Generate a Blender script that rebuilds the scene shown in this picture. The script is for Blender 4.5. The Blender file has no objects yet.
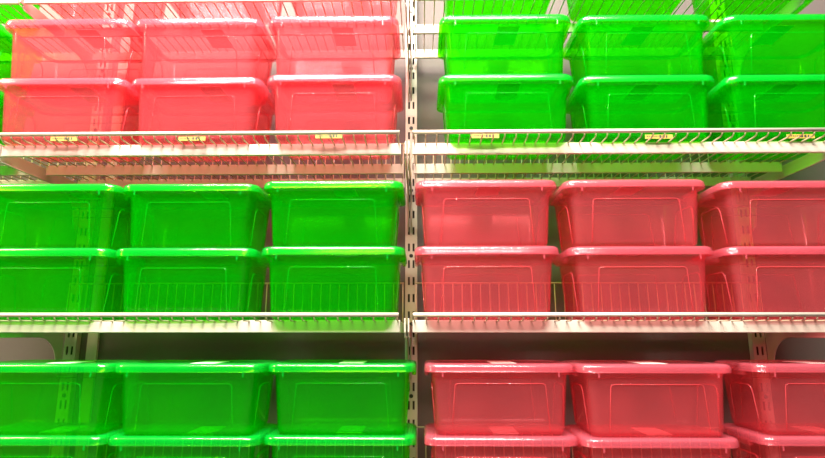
import bpy, bmesh, math, random
from mathutils import Vector, Matrix
random.seed(4)
C = bpy.context.scene.collection
SC = bpy.context.scene
PI = math.pi

# ------------------------------------------------------------------ materials
def nodes(name):
    m = bpy.data.materials.new(name); m.use_nodes = True
    nt = m.node_tree; nt.nodes.clear()
    out = nt.nodes.new('ShaderNodeOutputMaterial')
    return m, nt, out

def plastic(name, transmit, body, scatter, rough, gloss):
    """thin tinted translucent polypropylene: dyed see-through film with a milky part and a soft gloss"""
    m, nt, out = nodes(name)
    N = nt.nodes.new; L = nt.links.new
    tr = N('ShaderNodeBsdfTransparent'); tr.inputs[0].default_value = (*transmit, 1)
    di = N('ShaderNodeBsdfDiffuse'); di.inputs[0].default_value = (*body, 1)
    tl = N('ShaderNodeBsdfTranslucent'); tl.inputs[0].default_value = (*body, 1)
    mk = N('ShaderNodeMixShader'); mk.inputs[0].default_value = 0.2
    L(di.outputs[0], mk.inputs[1]); L(tl.outputs[0], mk.inputs[2])
    # faint cloudiness of the moulded plastic
    tc = N('ShaderNodeTexCoord'); no = N('ShaderNodeTexNoise'); no.inputs['Scale'].default_value = 9
    L(tc.outputs['Object'], no.inputs['Vector'])
    mr = N('ShaderNodeMapRange'); mr.inputs[3].default_value = scatter * 0.8; mr.inputs[4].default_value = scatter * 1.2
    L(no.outputs['Fac'], mr.inputs[0])
    ms = N('ShaderNodeMixShader'); L(mr.outputs[0], ms.inputs[0])
    L(tr.outputs[0], ms.inputs[1]); L(mk.outputs[0], ms.inputs[2])
    gl = N('ShaderNodeBsdfGlossy'); gl.inputs['Roughness'].default_value = rough
    lw = N('ShaderNodeLayerWeight'); lw.inputs[0].default_value = 0.5
    pw = N('ShaderNodeMath'); pw.operation = 'POWER'; pw.inputs[1].default_value = 5; L(lw.outputs['Facing'], pw.inputs[0])
    fr = N('ShaderNodeMath'); fr.operation = 'MULTIPLY_ADD'; fr.inputs[1].default_value = 0.5; fr.inputs[2].default_value = gloss
    L(pw.outputs[0], fr.inputs[0])
    mf = N('ShaderNodeMixShader'); L(fr.outputs[0], mf.inputs[0])
    L(ms.outputs[0], mf.inputs[1]); L(gl.outputs[0], mf.inputs[2])
    L(mf.outputs[0], out.inputs[0])
    return m

def solid(name, col, rough=0.5, noise=0.06, scale=30, metallic=0.0, bump=0.0, spec=0.5):
    m, nt, out = nodes(name)
    N = nt.nodes.new; L = nt.links.new
    p = N('ShaderNodeBsdfPrincipled'); p.inputs['Roughness'].default_value = rough
    p.inputs['Metallic'].default_value = metallic
    p.inputs['Specular IOR Level'].default_value = spec
    tc = N('ShaderNodeTexCoord'); no = N('ShaderNodeTexNoise'); no.inputs['Scale'].default_value = scale
    no.inputs['Detail'].default_value = 4
    L(tc.outputs['Object'], no.inputs['Vector'])
    mx = N('ShaderNodeMix'); mx.data_type = 'RGBA'
    mx.inputs[6].default_value = (*[c * (1 - noise) for c in col], 1)
    mx.inputs[7].default_value = (*[min(1, c * (1 + noise)) for c in col], 1)
    L(no.outputs['Fac'], mx.inputs[0]); L(mx.outputs[2], p.inputs['Base Color'])
    if bump:
        b = N('ShaderNodeBump'); b.inputs['Strength'].default_value = bump; b.inputs['Distance'].default_value = 0.002
        L(no.outputs['Fac'], b.inputs['Height']); L(b.outputs[0], p.inputs['Normal'])
    L(p.outputs[0], out.inputs[0])
    return m

M = {
 'green':      plastic('green_plastic',      (0.55, 0.955, 0.05), (0.001, 0.80, 0.006), 0.13, 0.14, 0.016),
 'green_lid':  plastic('green_lid_plastic',  (0.50, 0.95, 0.10),  (0.001, 0.84, 0.09), 0.20, 0.18, 0.055),
 'green_rib':  plastic('green_rib_plastic',  (0.56, 0.96, 0.08),  (0.002, 0.88, 0.02), 0.24, 0.14, 0.03),
 'pink':       plastic('pink_plastic',       (0.995, 0.79, 0.81),  (0.995, 0.19, 0.235), 0.13, 0.14, 0.022),
 'pink_lid':   plastic('pink_lid_plastic',   (0.995, 0.72, 0.75),  (0.995, 0.23, 0.32), 0.19, 0.16, 0.055),
 'pink_rib':   plastic('pink_rib_plastic',   (0.995, 0.66, 0.68),  (0.995, 0.17, 0.21), 0.34, 0.14, 0.05),
 'white':      solid('white_epoxy_steel', (0.55, 0.505, 0.44), 0.38, 0.03),
 'wire':       solid('white_coated_wire', (0.50, 0.41, 0.28), 0.35, 0.03),
 'wall':       solid('grey_painted_wall', (0.115, 0.097, 0.092), 0.75, 0.05, 60, bump=0.15),
 'black':      solid('black_screw', (0.015, 0.015, 0.015), 0.4),
 'dark':       solid('dark_channel_shade', (0.03, 0.025, 0.02), 0.6),
 'paper':      solid('white_paper_label', (0.82, 0.80, 0.76), 0.6),
 'yellow':     solid('yellow_paper_label', (0.36, 0.28, 0.05), 0.6),
 'ink':        solid('dark_print', (0.03, 0.03, 0.03), 0.6),
 'floor':      solid('beige_floor_tile', (0.15, 0.12, 0.10), 0.5, 0.08, 8),
 'ceiling':    solid('white_ceiling_tile', (0.75, 0.74, 0.72), 0.85, 0.05, 40),
}

# ------------------------------------------------------------------ mesh helpers
def obj(name, bm, mats, parent=None, loc=(0, 0, 0), smooth=False):
    me = bpy.data.meshes.new(name)
    bmesh.ops.recalc_face_normals(bm, faces=bm.faces)
    bm.to_mesh(me); bm.free()
    for mt in (mats if isinstance(mats, (list, tuple)) else [mats]):
        me.materials.append(mt)
    if smooth:
        for p in me.polygons: p.use_smooth = True
    o = bpy.data.objects.new(name, me); C.objects.link(o)
    o.location = loc
    if parent: o.parent = parent
    return o

def empty(name, loc, label, cat, group=None):
    o = bpy.data.objects.new(name, None); C.objects.link(o)
    o.empty_display_size = 0.05
    o.location = loc; o['label'] = label; o['category'] = cat
    if group: o['group'] = group
    return o

def add_box(bm, x0, x1, y0, y1, z0, z1, mat=0, bevel=0.0):
    r = bmesh.ops.create_cube(bm, size=1.0)
    vs = r['verts']
    for v in vs:
        v.co = Vector((x0 + (v.co.x + .5) * (x1 - x0), y0 + (v.co.y + .5) * (y1 - y0), z0 + (v.co.z + .5) * (z1 - z0)))
    fs = set(f for v in vs for f in v.link_faces)
    for f in fs: f.material_index = mat
    if bevel:
        es = list(set(e for v in vs for e in v.link_edges))
        bmesh.ops.bevel(bm, geom=es, offset=bevel, segments=2, affect='EDGES', profile=0.5)

def add_tube(bm, pts, r, n=6, cap=True, mat=0):
    pts = [Vector(p) for p in pts]
    rings = []
    prev = None
    for i, p in enumerate(pts):
        if i == 0: t = pts[1] - pts[0]
        elif i == len(pts) - 1: t = pts[-1] - pts[-2]
        else: t = (pts[i + 1] - p).normalized() + (p - pts[i - 1]).normalized()
        t.normalize()
        if prev is None:
            a = Vector((1, 0, 0)) if abs(t.x) < 0.9 else Vector((0, 1, 0))
            u = (a - t * a.dot(t)).normalized()
        else:
            u = (prev - t * prev.dot(t)).normalized()
        prev = u
        w = t.cross(u)
        rings.append([bm.verts.new(p + (u * math.cos(2 * PI * k / n) + w * math.sin(2 * PI * k / n)) * r) for k in range(n)])
    for a, b in zip(rings, rings[1:]):
        for k in range(n):
            bm.faces.new((a[k], a[(k + 1) % n], b[(k + 1) % n], b[k])).material_index = mat
    if cap:
        bm.faces.new(rings[0][::-1]); bm.faces.new(rings[-1])

def rrect(hw, hd, r, z, seg=6):
    """points of a rounded rectangle, counter-clockwise"""
    pts = []
    for cx, cy, a0 in ((hw - r, hd - r, 0), (-hw + r, hd - r, PI / 2), (-hw + r, -hd + r, PI), (hw - r, -hd + r, 1.5 * PI)):
        for k in range(seg + 1):
            a = a0 + PI / 2 * k / seg
            pts.append(Vector((cx + r * math.cos(a), cy + r * math.sin(a), z)))
    return pts

def loft(bm, sections, cap_first=True, cap_last=False, mat=0):
    rings = [[bm.verts.new(p) for p in s] for s in sections]
    n = len(rings[0])
    for a, b in zip(rings, rings[1:]):
        for k in range(n):
            f = bm.faces.new((a[k], a[(k + 1) % n], b[(k + 1) % n], b[k])); f.material_index = mat
    if cap_first: bm.faces.new(rings[0][::-1])
    if cap_last: bm.faces.new(rings[-1])
    return rings

# ------------------------------------------------------------------ the storage box
BD, HS = 0.125, 0.975                       # half depth of the lid; stretch of the mould's height
def wall_at(z):                            # half width / depth of the tub wall at height z
    k = z / 0.186
    return 0.174 + 0.0125 * k, 0.103 + 0.007 * k

def make_body_mesh():
    """a closed thin shell: outer surface up, over the rim, down the inside"""
    bm = bmesh.new()
    T = 0.0022
    S = []
    def outer(z, extra=0.0, r=0.026): hw, hd = wall_at(z); S.append(rrect(hw + extra, hd + extra, r, z))
    S.append(rrect(0.160, 0.089, 0.016, 0.0005))
    S.append(rrect(0.168, 0.097, 0.022, 0.0015))
    S.append(rrect(0.1722, 0.1012, 0.025, 0.006))
    outer(0.014); outer(0.176)
    S.append(rrect(0.1900, 0.1115, 0.029, 0.1800))
    S.append(rrect(0.1965, 0.1175, 0.032, 0.1815))
    S.append(rrect(0.1975, 0.1185, 0.032, 0.1850))
    S.append(rrect(0.1960, 0.1170, 0.031, 0.1862))
    S.append(rrect(0.1860, 0.1075, 0.028, 0.1850))
    def inner(z): hw, hd = wall_at(z); S.append(rrect(hw - T, hd - T, 0.024, z))
    inner(0.176); inner(0.016)
    S.append(rrect(0.168, 0.097, 0.021, 0.0065))
    S.append(rrect(0.158, 0.087, 0.014, 0.0030))
    loft(bm, S, True, True)
    # raised outline of the panel pressed into the front and back walls
    for sy in (-1, 1):
        def P(x, z):
            hw, hd = wall_at(z); return (x, sy * (hd + 0.0004), z)
        pts = [P(-0.131, 0.012), P(-0.1225, 0.140), P(-0.1205, 0.146), P(-0.114, 0.149), P(0.114, 0.149), P(0.1205, 0.146), P(0.1225, 0.140), P(0.131, 0.012)]
        add_tube(bm, pts, 0.0013, 5, mat=1)
    # the same on the end walls: arched recess outline
    for sx in (-1, 1):
        def Q(y, z):
            hw, hd = wall_at(z); return (sx * (hw + 0.0004), y, z)
        pts = [Q(-0.064, 0.014)] + [Q(-0.056, 0.120), Q(-0.052, 0.132), Q(-0.042, 0.140), Q(0.042, 0.140), Q(0.052, 0.132), Q(0.056, 0.120), Q(0.064, 0.014)]
        add_tube(bm, pts, 0.0018, 5, mat=1)
    return bm

def make_lid_mesh():
    bm = bmesh.new()
    T = 0.002
    S = [rrect(0.150, 0.072, 0.020, 0.2058),                        # sunken centre panel
         rrect(0.172, 0.094, 0.024, 0.2058),
         rrect(0.177, 0.099, 0.026, 0.2066),
         rrect(0.182, 0.104, 0.027, 0.2080),
         rrect(0.192, 0.112, 0.030, 0.2085),
         rrect(0.199, 0.119, 0.033, 0.2070),
         rrect(0.2035, 0.1235, 0.036, 0.2030),
         rrect(0.2050, 0.1250, 0.037, 0.1975),
         rrect(0.2055, 0.1255, 0.037, 0.1840),
         rrect(0.2050, 0.1250, 0.037, 0.1825),
         rrect(0.2035, 0.1235, 0.036, 0.1840),
         rrect(0.2028, 0.1228, 0.035, 0.1975),
         rrect(0.2008, 0.1208, 0.034, 0.2015),
         rrect(0.1975, 0.1175, 0.032, 0.2045),
         rrect(0.192, 0.112, 0.029, 0.2060),
         rrect(0.1835, 0.1055, 0.027, 0.2056),
         rrect(0.179, 0.101, 0.026, 0.2045),
         rrect(0.173, 0.095, 0.024, 0.2036),
         rrect(0.150, 0.072, 0.020, 0.2036)]
    loft(bm, S, True, True)
    return bm

def make_tab_mesh():
    bm = bmesh.new()                                                 # little hook hanging from the front of the lid
    add_box(bm, -0.0022, 0.0022, -0.0012, 0.0012, -0.013, 0.002, bevel=0.0006)
    return bm

def make_handle_mesh():
    bm = bmesh.new()                                                 # grip lip at the end of the tub
    add_box(bm, -0.006, 0.006, -0.055, 0.055, -0.012, 0.001, bevel=0.003)
    return bm

def make_label_mesh(w, d):
    bm = bmesh.new()
    add_box(bm, -w / 2, w / 2, -d / 2, d / 2, 0.0, 0.0006)
    return bm

def make_base_label_mesh():
    bm = bmesh.new()                                                 # folded over the lower front edge, dark print on its face
    add_box(bm, -0.042, 0.042, 0.0, 0.0008, 0.0, 0.013)
    x = -0.036
    for w in (0.004, 0.003, 0.005, 0.003, 0.004, 0.003):
        add_box(bm, x, x + w, -0.0003, 0.0, 0.006, 0.009, 1); x += w + 0.0025
    for w in (0.006, 0.006, 0.004):
        add_box(bm, x, x + w, -0.0003, 0.0, 0.003, 0.011, 1); x += w + 0.004
    return bm

def make_box(colour):
    root = empty('storage_box', (0, 0, 0), 'x', 'storage box')
    tub, cover = make_body_mesh(), make_lid_mesh()
    for q in (tub, cover): bmesh.ops.scale(q, vec=(1.025, 1, HS), verts=q.verts)
    obj('tub', tub, [M[colour], M[colour + '_rib']], root, smooth=True)
    lid = obj('lid', cover, M[colour + '_lid'], root, smooth=True)
    for sx in (-1, 1):
        obj('handle', make_handle_mesh(), M[colour], root, (sx * 0.2035, 0, 0.1815 * HS))
        obj('hook', make_tab_mesh(), M[colour + '_lid'], lid, (sx * 0.160, -0.1243, 0.1830 * HS))
    t = obj('lid_label', make_label_mesh(0.072, 0.120), M['paper'], lid, (0.020, 0.004, 0.2058 * HS))
    t['label'] = 'white paper label'
    return root

def copy_tree(o, parent=None):
    c = o.copy(); C.objects.link(c); c.parent = parent
    for ch in list(o.children):
        if not ch.name.startswith('base_label'): copy_tree(ch, c)
    return c

PROTO = {}
def place(colour, x, front, z, label, group, rz=0.0, lx=None):
    """front: how far the lid's front edge stands behind the shelf's front rail"""
    if colour not in PROTO:
        o = PROTO[colour] = make_box(colour); o2 = o
    else:
        o2 = copy_tree(PROTO[colour])
    o2.location = (x, front - 0.012 + BD, z); o2.rotation_euler = (0, 0, rz)
    o2['label'] = label; o2['category'] = 'storage box'; o2['group'] = group
    if lx is not None:
        if 'ticket' not in PROTO:
            PROTO['ticket'] = obj('base_label', make_base_label_mesh(), [M['yellow'], M['ink']])
            t = PROTO['ticket']
        else:
            t = PROTO['ticket'].copy(); C.objects.link(t)
        t['label'] = 'yellow paper label with dark print'
        t.parent = o2; t.location = (lx, -0.1050, 0.004)
    return o2

# heights above the camera (camera is 1.45 m above the floor)
ZC = 1.45
ZS = {'A': (1.0, 1.0), 'B': (1.02, 1.02), 'C': (1.03, 0.965), 'D': (0.94, 0.94)}              # slightly different depths of box from shelf to shelf
DECK = {'A': 1.105, 'B': 0.575, 'C': 0.0355, 'D': -0.468}
PITCH = 0.2090 * HS

shelf_word = {'A': 'top', 'B': 'second', 'C': 'third', 'D': 'bottom'}
where = {0: 'left', 1: 'middle', 2: 'right'}
def boxes(level, side, colour, tier, spots):
    for i, (x, fr, rz, lx) in enumerate(spots):
        z = ZC + DECK[level] + 0.0057 + tier * PITCH * ZS[level][0]
        col = where[i] + ' column'
        if level in 'BCD':
            label = '%s %s see-through storage box, %s stack on the %s shelf, %s bay' % (
                'lower' if tier == 0 else 'upper', colour, where[i], shelf_word[level], side)
        else:
            label = '%s see-through storage box, only underside showing, %s on the top shelf, %s bay' % (colour, where[i], side)
        o = place(colour, x, fr, z, label, '%s boxes on the %s wire shelf' % (colour, shelf_word[level]), rz, lx if (level, tier) == ('B', 0) else None)
        o.scale.z = ZS[level][tier]

r = math.radians
boxes('B', 'left', 'pink', 0, [(-1.092, 0.025, r(0.3), 0.03), (-0.666, 0.030, r(-.4), 0.0), (-0.232, 0.016, r(0.3), -0.01)])
boxes('B', 'left', 'pink', 1, [(-1.099, 0.032, 0, 0), (-0.678, 0.036, r(.3), 0), (-0.242, 0.030, r(.2), 0)])
boxes('B', 'right', 'green', 0, [(0.303, 0.022, r(.2), -0.07), (0.743, 0.036, 0, 0.02), (1.193, 0.040, r(-.2), 0.0)])
boxes('B', 'right', 'green', 1, [(0.308, 0.032, 0, 0), (0.752, 0.040, r(.3), 0), (1.208, 0.044, 0, 0)])
boxes('C', 'left', 'green', 0, [(-1.089, 0.030, 0, 0), (-0.661, 0.034, r(.4), 0), (-0.219, 0.012, 0, 0)])
boxes('C', 'left', 'green', 1, [(-1.087, 0.034, 0, 0), (-0.663, 0.040, 0, 0), (-0.224, 0.014, r(-.3), 0)])
boxes('C', 'right', 'pink', 0, [(0.228, 0.012, 0, 0), (0.676, 0.024, r(-.3), 0), (1.128, 0.030, 0, 0)])
boxes('C', 'right', 'pink', 1, [(0.230, 0.010, r(.2), 0), (0.668, 0.014, 0, 0), (1.136, 0.034, 0, 0)])
boxes('D', 'left', 'green', 0, [(-1.032, 0.006, 0, 0), (-0.610, 0.004, 0, 0), (-0.188, 0.020, 0, 0)])
boxes('D', 'left', 'green', 1, [(-1.032, 0.000, 0, 0), (-0.611, 0.000, 0, 0), (-0.188, 0.026, r(.3), 0)])
boxes('D', 'right', 'pink', 0, [(0.255, 0.018, 0, 0), (0.678, 0.000, r(.3), 0), (1.169, 0.034, 0, 0)])
boxes('D', 'right', 'pink', 1, [(0.256, 0.024, 0, 0), (0.679, 0.000, r(-.3), 0), (1.171, 0.034, 0, 0)])
boxes('A', 'left', 'pink', 0, [(-1.075, 0.040, 0, 0), (-0.650, 0.050, 0, 0), (-0.230, 0.045, 0, 0)])
boxes('A', 'right', 'green', 0, [(0.305, 0.040, 0, 0), (0.752, 0.050, 0, 0), (1.200, 0.045, 0, 0)])
for lv, tier in (('B', 0), ('B', 1), ('A', 0)):
    o = place('green', -1.535, 0.030, ZC + DECK[lv] + 0.0057 + tier * PITCH * ZS[lv][0],
          {('B', 0): 'green storage box cut off by left edge, beside lower pink box, second shelf',
           ('B', 1): 'green storage box cut off by left edge, beside upper pink box, second shelf',
           ('A', 0): 'green storage box at upper left corner beside the pink boxes on top shelf'}[(lv, tier)],
          'green boxes in the bay beyond the left posts')
    o.scale.z = ZS[lv][tier]

# ------------------------------------------------------------------ wire shelves
DEPTH = 0.455
def make_shelf(x0, x1, zdeck, label, fence=True):
    root = empty('wire_shelf', ((x0 + x1) / 2, 0.2, ZC + zdeck), label, 'shelf', 'white wire shelves')
    w = x1 - x0; hx = w / 2
    Y = lambda y: y - 0.2
    n = round(w / 0.0335)
    bm = bmesh.new()
    for k in range(n):
        x = -hx + 0.012 + (w - 0.024) * k / (n - 1)
        add_tube(bm, [(x, Y(0.0), 0.0165), (x, Y(0.0), 0.009), (x, Y(0.004), 0.005), (x, Y(0.012), 0.0025), (x, Y(DEPTH - 0.008), 0.0025)], 0.0021, 6)
    obj('wire_deck', bm, M['wire'], root, smooth=True)
    bm = bmesh.new()
    add_tube(bm, [(-hx + 0.008, Y(0.0), 0.0185), (hx - 0.008, Y(0.0), 0.0185)], 0.0060, 12)
    obj('front_rail', bm, M['white'], root, smooth=True)
    if fence:
        bm = bmesh.new()
        for k in range(n):
            x = -hx + 0.012 + (w - 0.024) * k / (n - 1)
            add_tube(bm, [(x, Y(DEPTH - 0.008), 0.0025), (x, Y(DEPTH), 0.005), (x, Y(DEPTH + 0.002), 0.010), (x, Y(DEPTH + 0.004), 0.147)], 0.0021, 6)
        add_tube(bm, [(-hx + 0.008, Y(DEPTH + 0.004), 0.149), (hx - 0.008, Y(DEPTH + 0.004), 0.149)], 0.0030, 8)
        obj('rear_fence', bm, M['wire'], root, smooth=True)
    for nm, y, h in (('front_band', 0.060, 0.035), ('middle_band', 0.264, 0.035), ('rear_band', 0.441, 0.035)):
        bm = bmesh.new()
        add_box(bm, -hx + 0.006, hx - 0.006, Y(y), Y(y + 0.010), 0.005 - h, 0.005, bevel=0.0012)
        obj(nm, bm, M['white'], root)
    return root

cnt = {'A': 'topmost white wire shelf', 'B': 'second white wire shelf from top', 'C': 'third white wire shelf from top', 'D': 'lowest white wire shelf'}
on = {('A', 'left'): 'pink boxes at picture top', ('A', 'right'): 'green boxes at picture top',
      ('B', 'left'): 'two rows of pink boxes', ('B', 'right'): 'two rows of green boxes',
      ('C', 'left'): 'two rows of green boxes', ('C', 'right'): 'two rows of pink boxes',
      ('D', 'left'): 'the lowest green boxes', ('D', 'right'): 'the lowest pink boxes'}
for lv in 'ABCD':
    for side, x0, x1 in (('left', -1.279, -0.018), ('right', 0.006, 1.279)):
        make_shelf(x0, x1, DECK[lv], '%s, %s bay, under %s' % (cnt[lv], side, on[(lv, side)]), lv != 'A')
for lv in 'AB':
    make_shelf(-1.90, -1.289, DECK[lv], 'end of neighbouring %s wire shelf at the left edge, past the left upright' % shelf_word[lv], lv != 'A')

# ------------------------------------------------------------------ uprights and brackets
Y_POST = 0.487
def make_post(x, label):
    root = empty('shelf_upright', (x, Y_POST, 0), label, 'upright', 'slotted steel uprights')
    hw, z0, z1, dep = 0.0225, 0.15, 3.05, 0.026
    sp = 0.0635
    bm = bmesh.new()
    xs = [-hw, -0.0125, -0.0050, 0.0050, 0.0125, hw]
    zs = [z0]; slot = [False]
    z = z0 + 0.02
    while z < z1 - 0.05:
        zs += [z, z + 0.030]; slot += [True, False]
        z += sp
    zs.append(z1)
    V = {}
    def v(i, k):
        if (i, k) not in V: V[(i, k)] = bm.verts.new((xs[i], 0, zs[k]))
        return V[(i, k)]
    for k in range(len(zs) - 1):
        is_slot = (k % 2 == 1)
        for i in range(5):
            if is_slot and i in (1, 3): continue
            bm.faces.new((v(i, k), v(i + 1, k), v(i + 1, k + 1), v(i, k + 1)))
    g = bmesh.ops.extrude_face_region(bm, geom=list(bm.faces))
    for e in g['geom']:
        if isinstance(e, bmesh.types.BMVert): e.co.y += 0.0018
    add_box(bm, -hw, -hw + 0.0018, 0.0018, dep, z0, z1); add_box(bm, hw - 0.0018, hw, 0.0018, dep, z0, z1)
    obj('slotted_channel', bm, M['white'], root)
    bm = bmesh.new(); add_box(bm, -hw + 0.002, hw - 0.002, dep - 0.003, dep, z0, z1)  # plate behind the slots, the channel's inner shade put into its dark colour
    obj('channel_shade_back', bm, M['dark'], root)
    zz = z0 + 0.02 - 0.0168; k = 0
    while zz < z1:
        if k % 4 == 1:
            bm = bmesh.new()
            bmesh.ops.create_cone(bm, cap_ends=True, segments=16, radius1=0.0075, radius2=0.0060, depth=0.003, matrix=Matrix.Translation((0, -0.0015, zz)) @ Matrix.Rotation(PI / 2, 4, 'X'))
            s = obj('screw', bm, M['black'], root)
        zz += sp; k += 1
    return root
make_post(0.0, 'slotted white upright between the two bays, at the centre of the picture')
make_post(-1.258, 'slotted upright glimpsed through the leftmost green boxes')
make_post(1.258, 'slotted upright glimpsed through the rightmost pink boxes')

def make_bracket(x, zdeck, label):
    root = empty('shelf_bracket', (x, Y_POST - 0.001, ZC + zdeck), label, 'bracket', 'flat white shelf brackets')
    yb, yf = -0.001, 0.072 - Y_POST
    top, bot = -0.005, -0.044
    prof = [(yf, top), (yf, bot + 0.004), (yf + 0.006, bot)]
    # underside runs back, then sweeps down along the upright
    R = 0.105
    prof.append((yb - 0.028 - R, bot))
    for k in range(1, 9):
        a = PI / 2 * k / 8
        prof.append((yb - 0.028 - R + R * math.sin(a), bot - R + R * math.cos(a)))
    prof += [(yb - 0.020, bot - R - 0.03), (yb, bot - R - 0.045), (yb, top)]
    bm = bmesh.new()
    t = 0.0016
    a = [bm.verts.new((-t, y, z)) for y, z in prof]; b = [bm.verts.new((t, y, z)) for y, z in prof]
    n = len(prof)
    bm.faces.new(a); bm.faces.new(b[::-1])
    for k in range(n): bm.faces.new((a[k], a[(k + 1) % n], b[(k + 1) % n], b[k]))
    obj('arm', bm, M['white'], root)
    bm = bmesh.new()                                                # rolled stiffening edge along the lower side
    low = [(0, y, z) for y, z in prof[2:-2]]
    add_tube(bm, low, 0.0028, 6)
    obj('rolled_edge', bm, M['white'], root, smooth=True)
    bm = bmesh.new()
    add_box(bm, -0.0024, 0.0024, yf - 0.016, yf + 0.004, -0.030, 0.010, bevel=0.001)
    obj('front_hook', bm, M['white'], root)
    return root
for lv in 'ABCD':
    for x, pl in ((-0.0100, 'left of the pair at central upright'), (0.0005, 'right of the pair at central upright'),
                  (-1.2833, 'at the left upright'), (1.2833, 'at the right upright')):
        make_bracket(x, DECK[lv], 'flat white bracket under the %s shelf, %s' % (shelf_word[lv], pl))

# ------------------------------------------------------------------ room
def struct(name, bm, m):
    o = obj(name, bm, m); o['kind'] = 'structure'; o['label'] = name.replace('_', ' '); return o
WY = Y_POST + 0.0265
bm = bmesh.new(); add_box(bm, -3.4, 3.4, WY, WY + 0.1, 0, 4.6); struct('wall_back', bm, M['wall'])
bm = bmesh.new(); add_box(bm, -3.4, 3.4, -4.0, WY, -0.1, 0); struct('floor', bm, M['floor'])
bm = bmesh.new(); add_box(bm, -3.4, 3.4, -4.0, WY, 4.6, 4.7); struct('ceiling', bm, M['ceiling'])
bm = bmesh.new(); add_box(bm, -1.205, -1.165, WY - 0.012, WY, 0.0, 3.0, bevel=0.002); struct('trim_1', bm, M['white'])

# ------------------------------------------------------------------ light
def area(name, loc, target, size, sy, power, col):
    d = bpy.data.lights.new(name, 'AREA'); d.shape = 'RECTANGLE'; d.size = size; d.size_y = sy
    d.energy = power; d.color = col
    o = bpy.data.objects.new(name, d); C.objects.link(o); o.location = loc
    o.rotation_euler = (Vector(target) - Vector(loc)).to_track_quat('-Z', 'Y').to_euler()
    return o
area('ceiling_lamp_cool', (-0.5, -0.42, 4.5), (-0.4, -0.2, 1.6), 2.8, 0.30, 60, (1.0, 0.97, 0.97))
area('ceiling_lamp_warm', (-0.9, -1.2, 4.4), (-0.3, 0.2, 1.4), 2.0, 0.4, 235, (1.0, 0.90, 0.78))
area('front_fill_lamp', (0.1, -2.5, 4.3), (0.0, 0.2, 1.1), 2.4, 0.5, 200, (1.0, 0.88, 0.76))  # added front fill that brightens the bottom-shelf boxes
area('ceiling_lamp_side', (-2.9, -0.7, 3.4), (-1.2, 0.3, 1.6), 0.3, 0.9, 80, (1.0, 0.70, 0.48))

w = bpy.data.worlds.new('store'); SC.world = w; w.use_nodes = True
bg = w.node_tree.nodes['Background']; bg.inputs[0].default_value = (1.0, 0.80, 0.64, 1); bg.inputs[1].default_value = 0.03

# ------------------------------------------------------------------ camera
cd = bpy.data.cameras.new('camera'); cam = bpy.data.objects.new('camera', cd); C.objects.link(cam)
cd.sensor_width = 36; cd.lens = 542 / 825 * 36; cd.clip_start = 0.05
cam.location = (0.038, -1.535, ZC)
cam.rotation_euler = (math.radians(90 + 11.0), 0, math.radians(0.94))
SC.camera = cam

SC.view_settings.view_transform = 'Standard'; SC.view_settings.look = 'None'
SC.view_settings.gamma = 1; SC.view_settings.use_curve_mapping = False
SC.view_settings.exposure = 0.62
SC.cycles.transparent_max_bounces = 40
SC.cycles.max_bounces = 10
SC.cycles.diffuse_bounces = 4
SC.cycles.caustics_reflective = False
SC.cycles.sample_clamp_indirect = 6
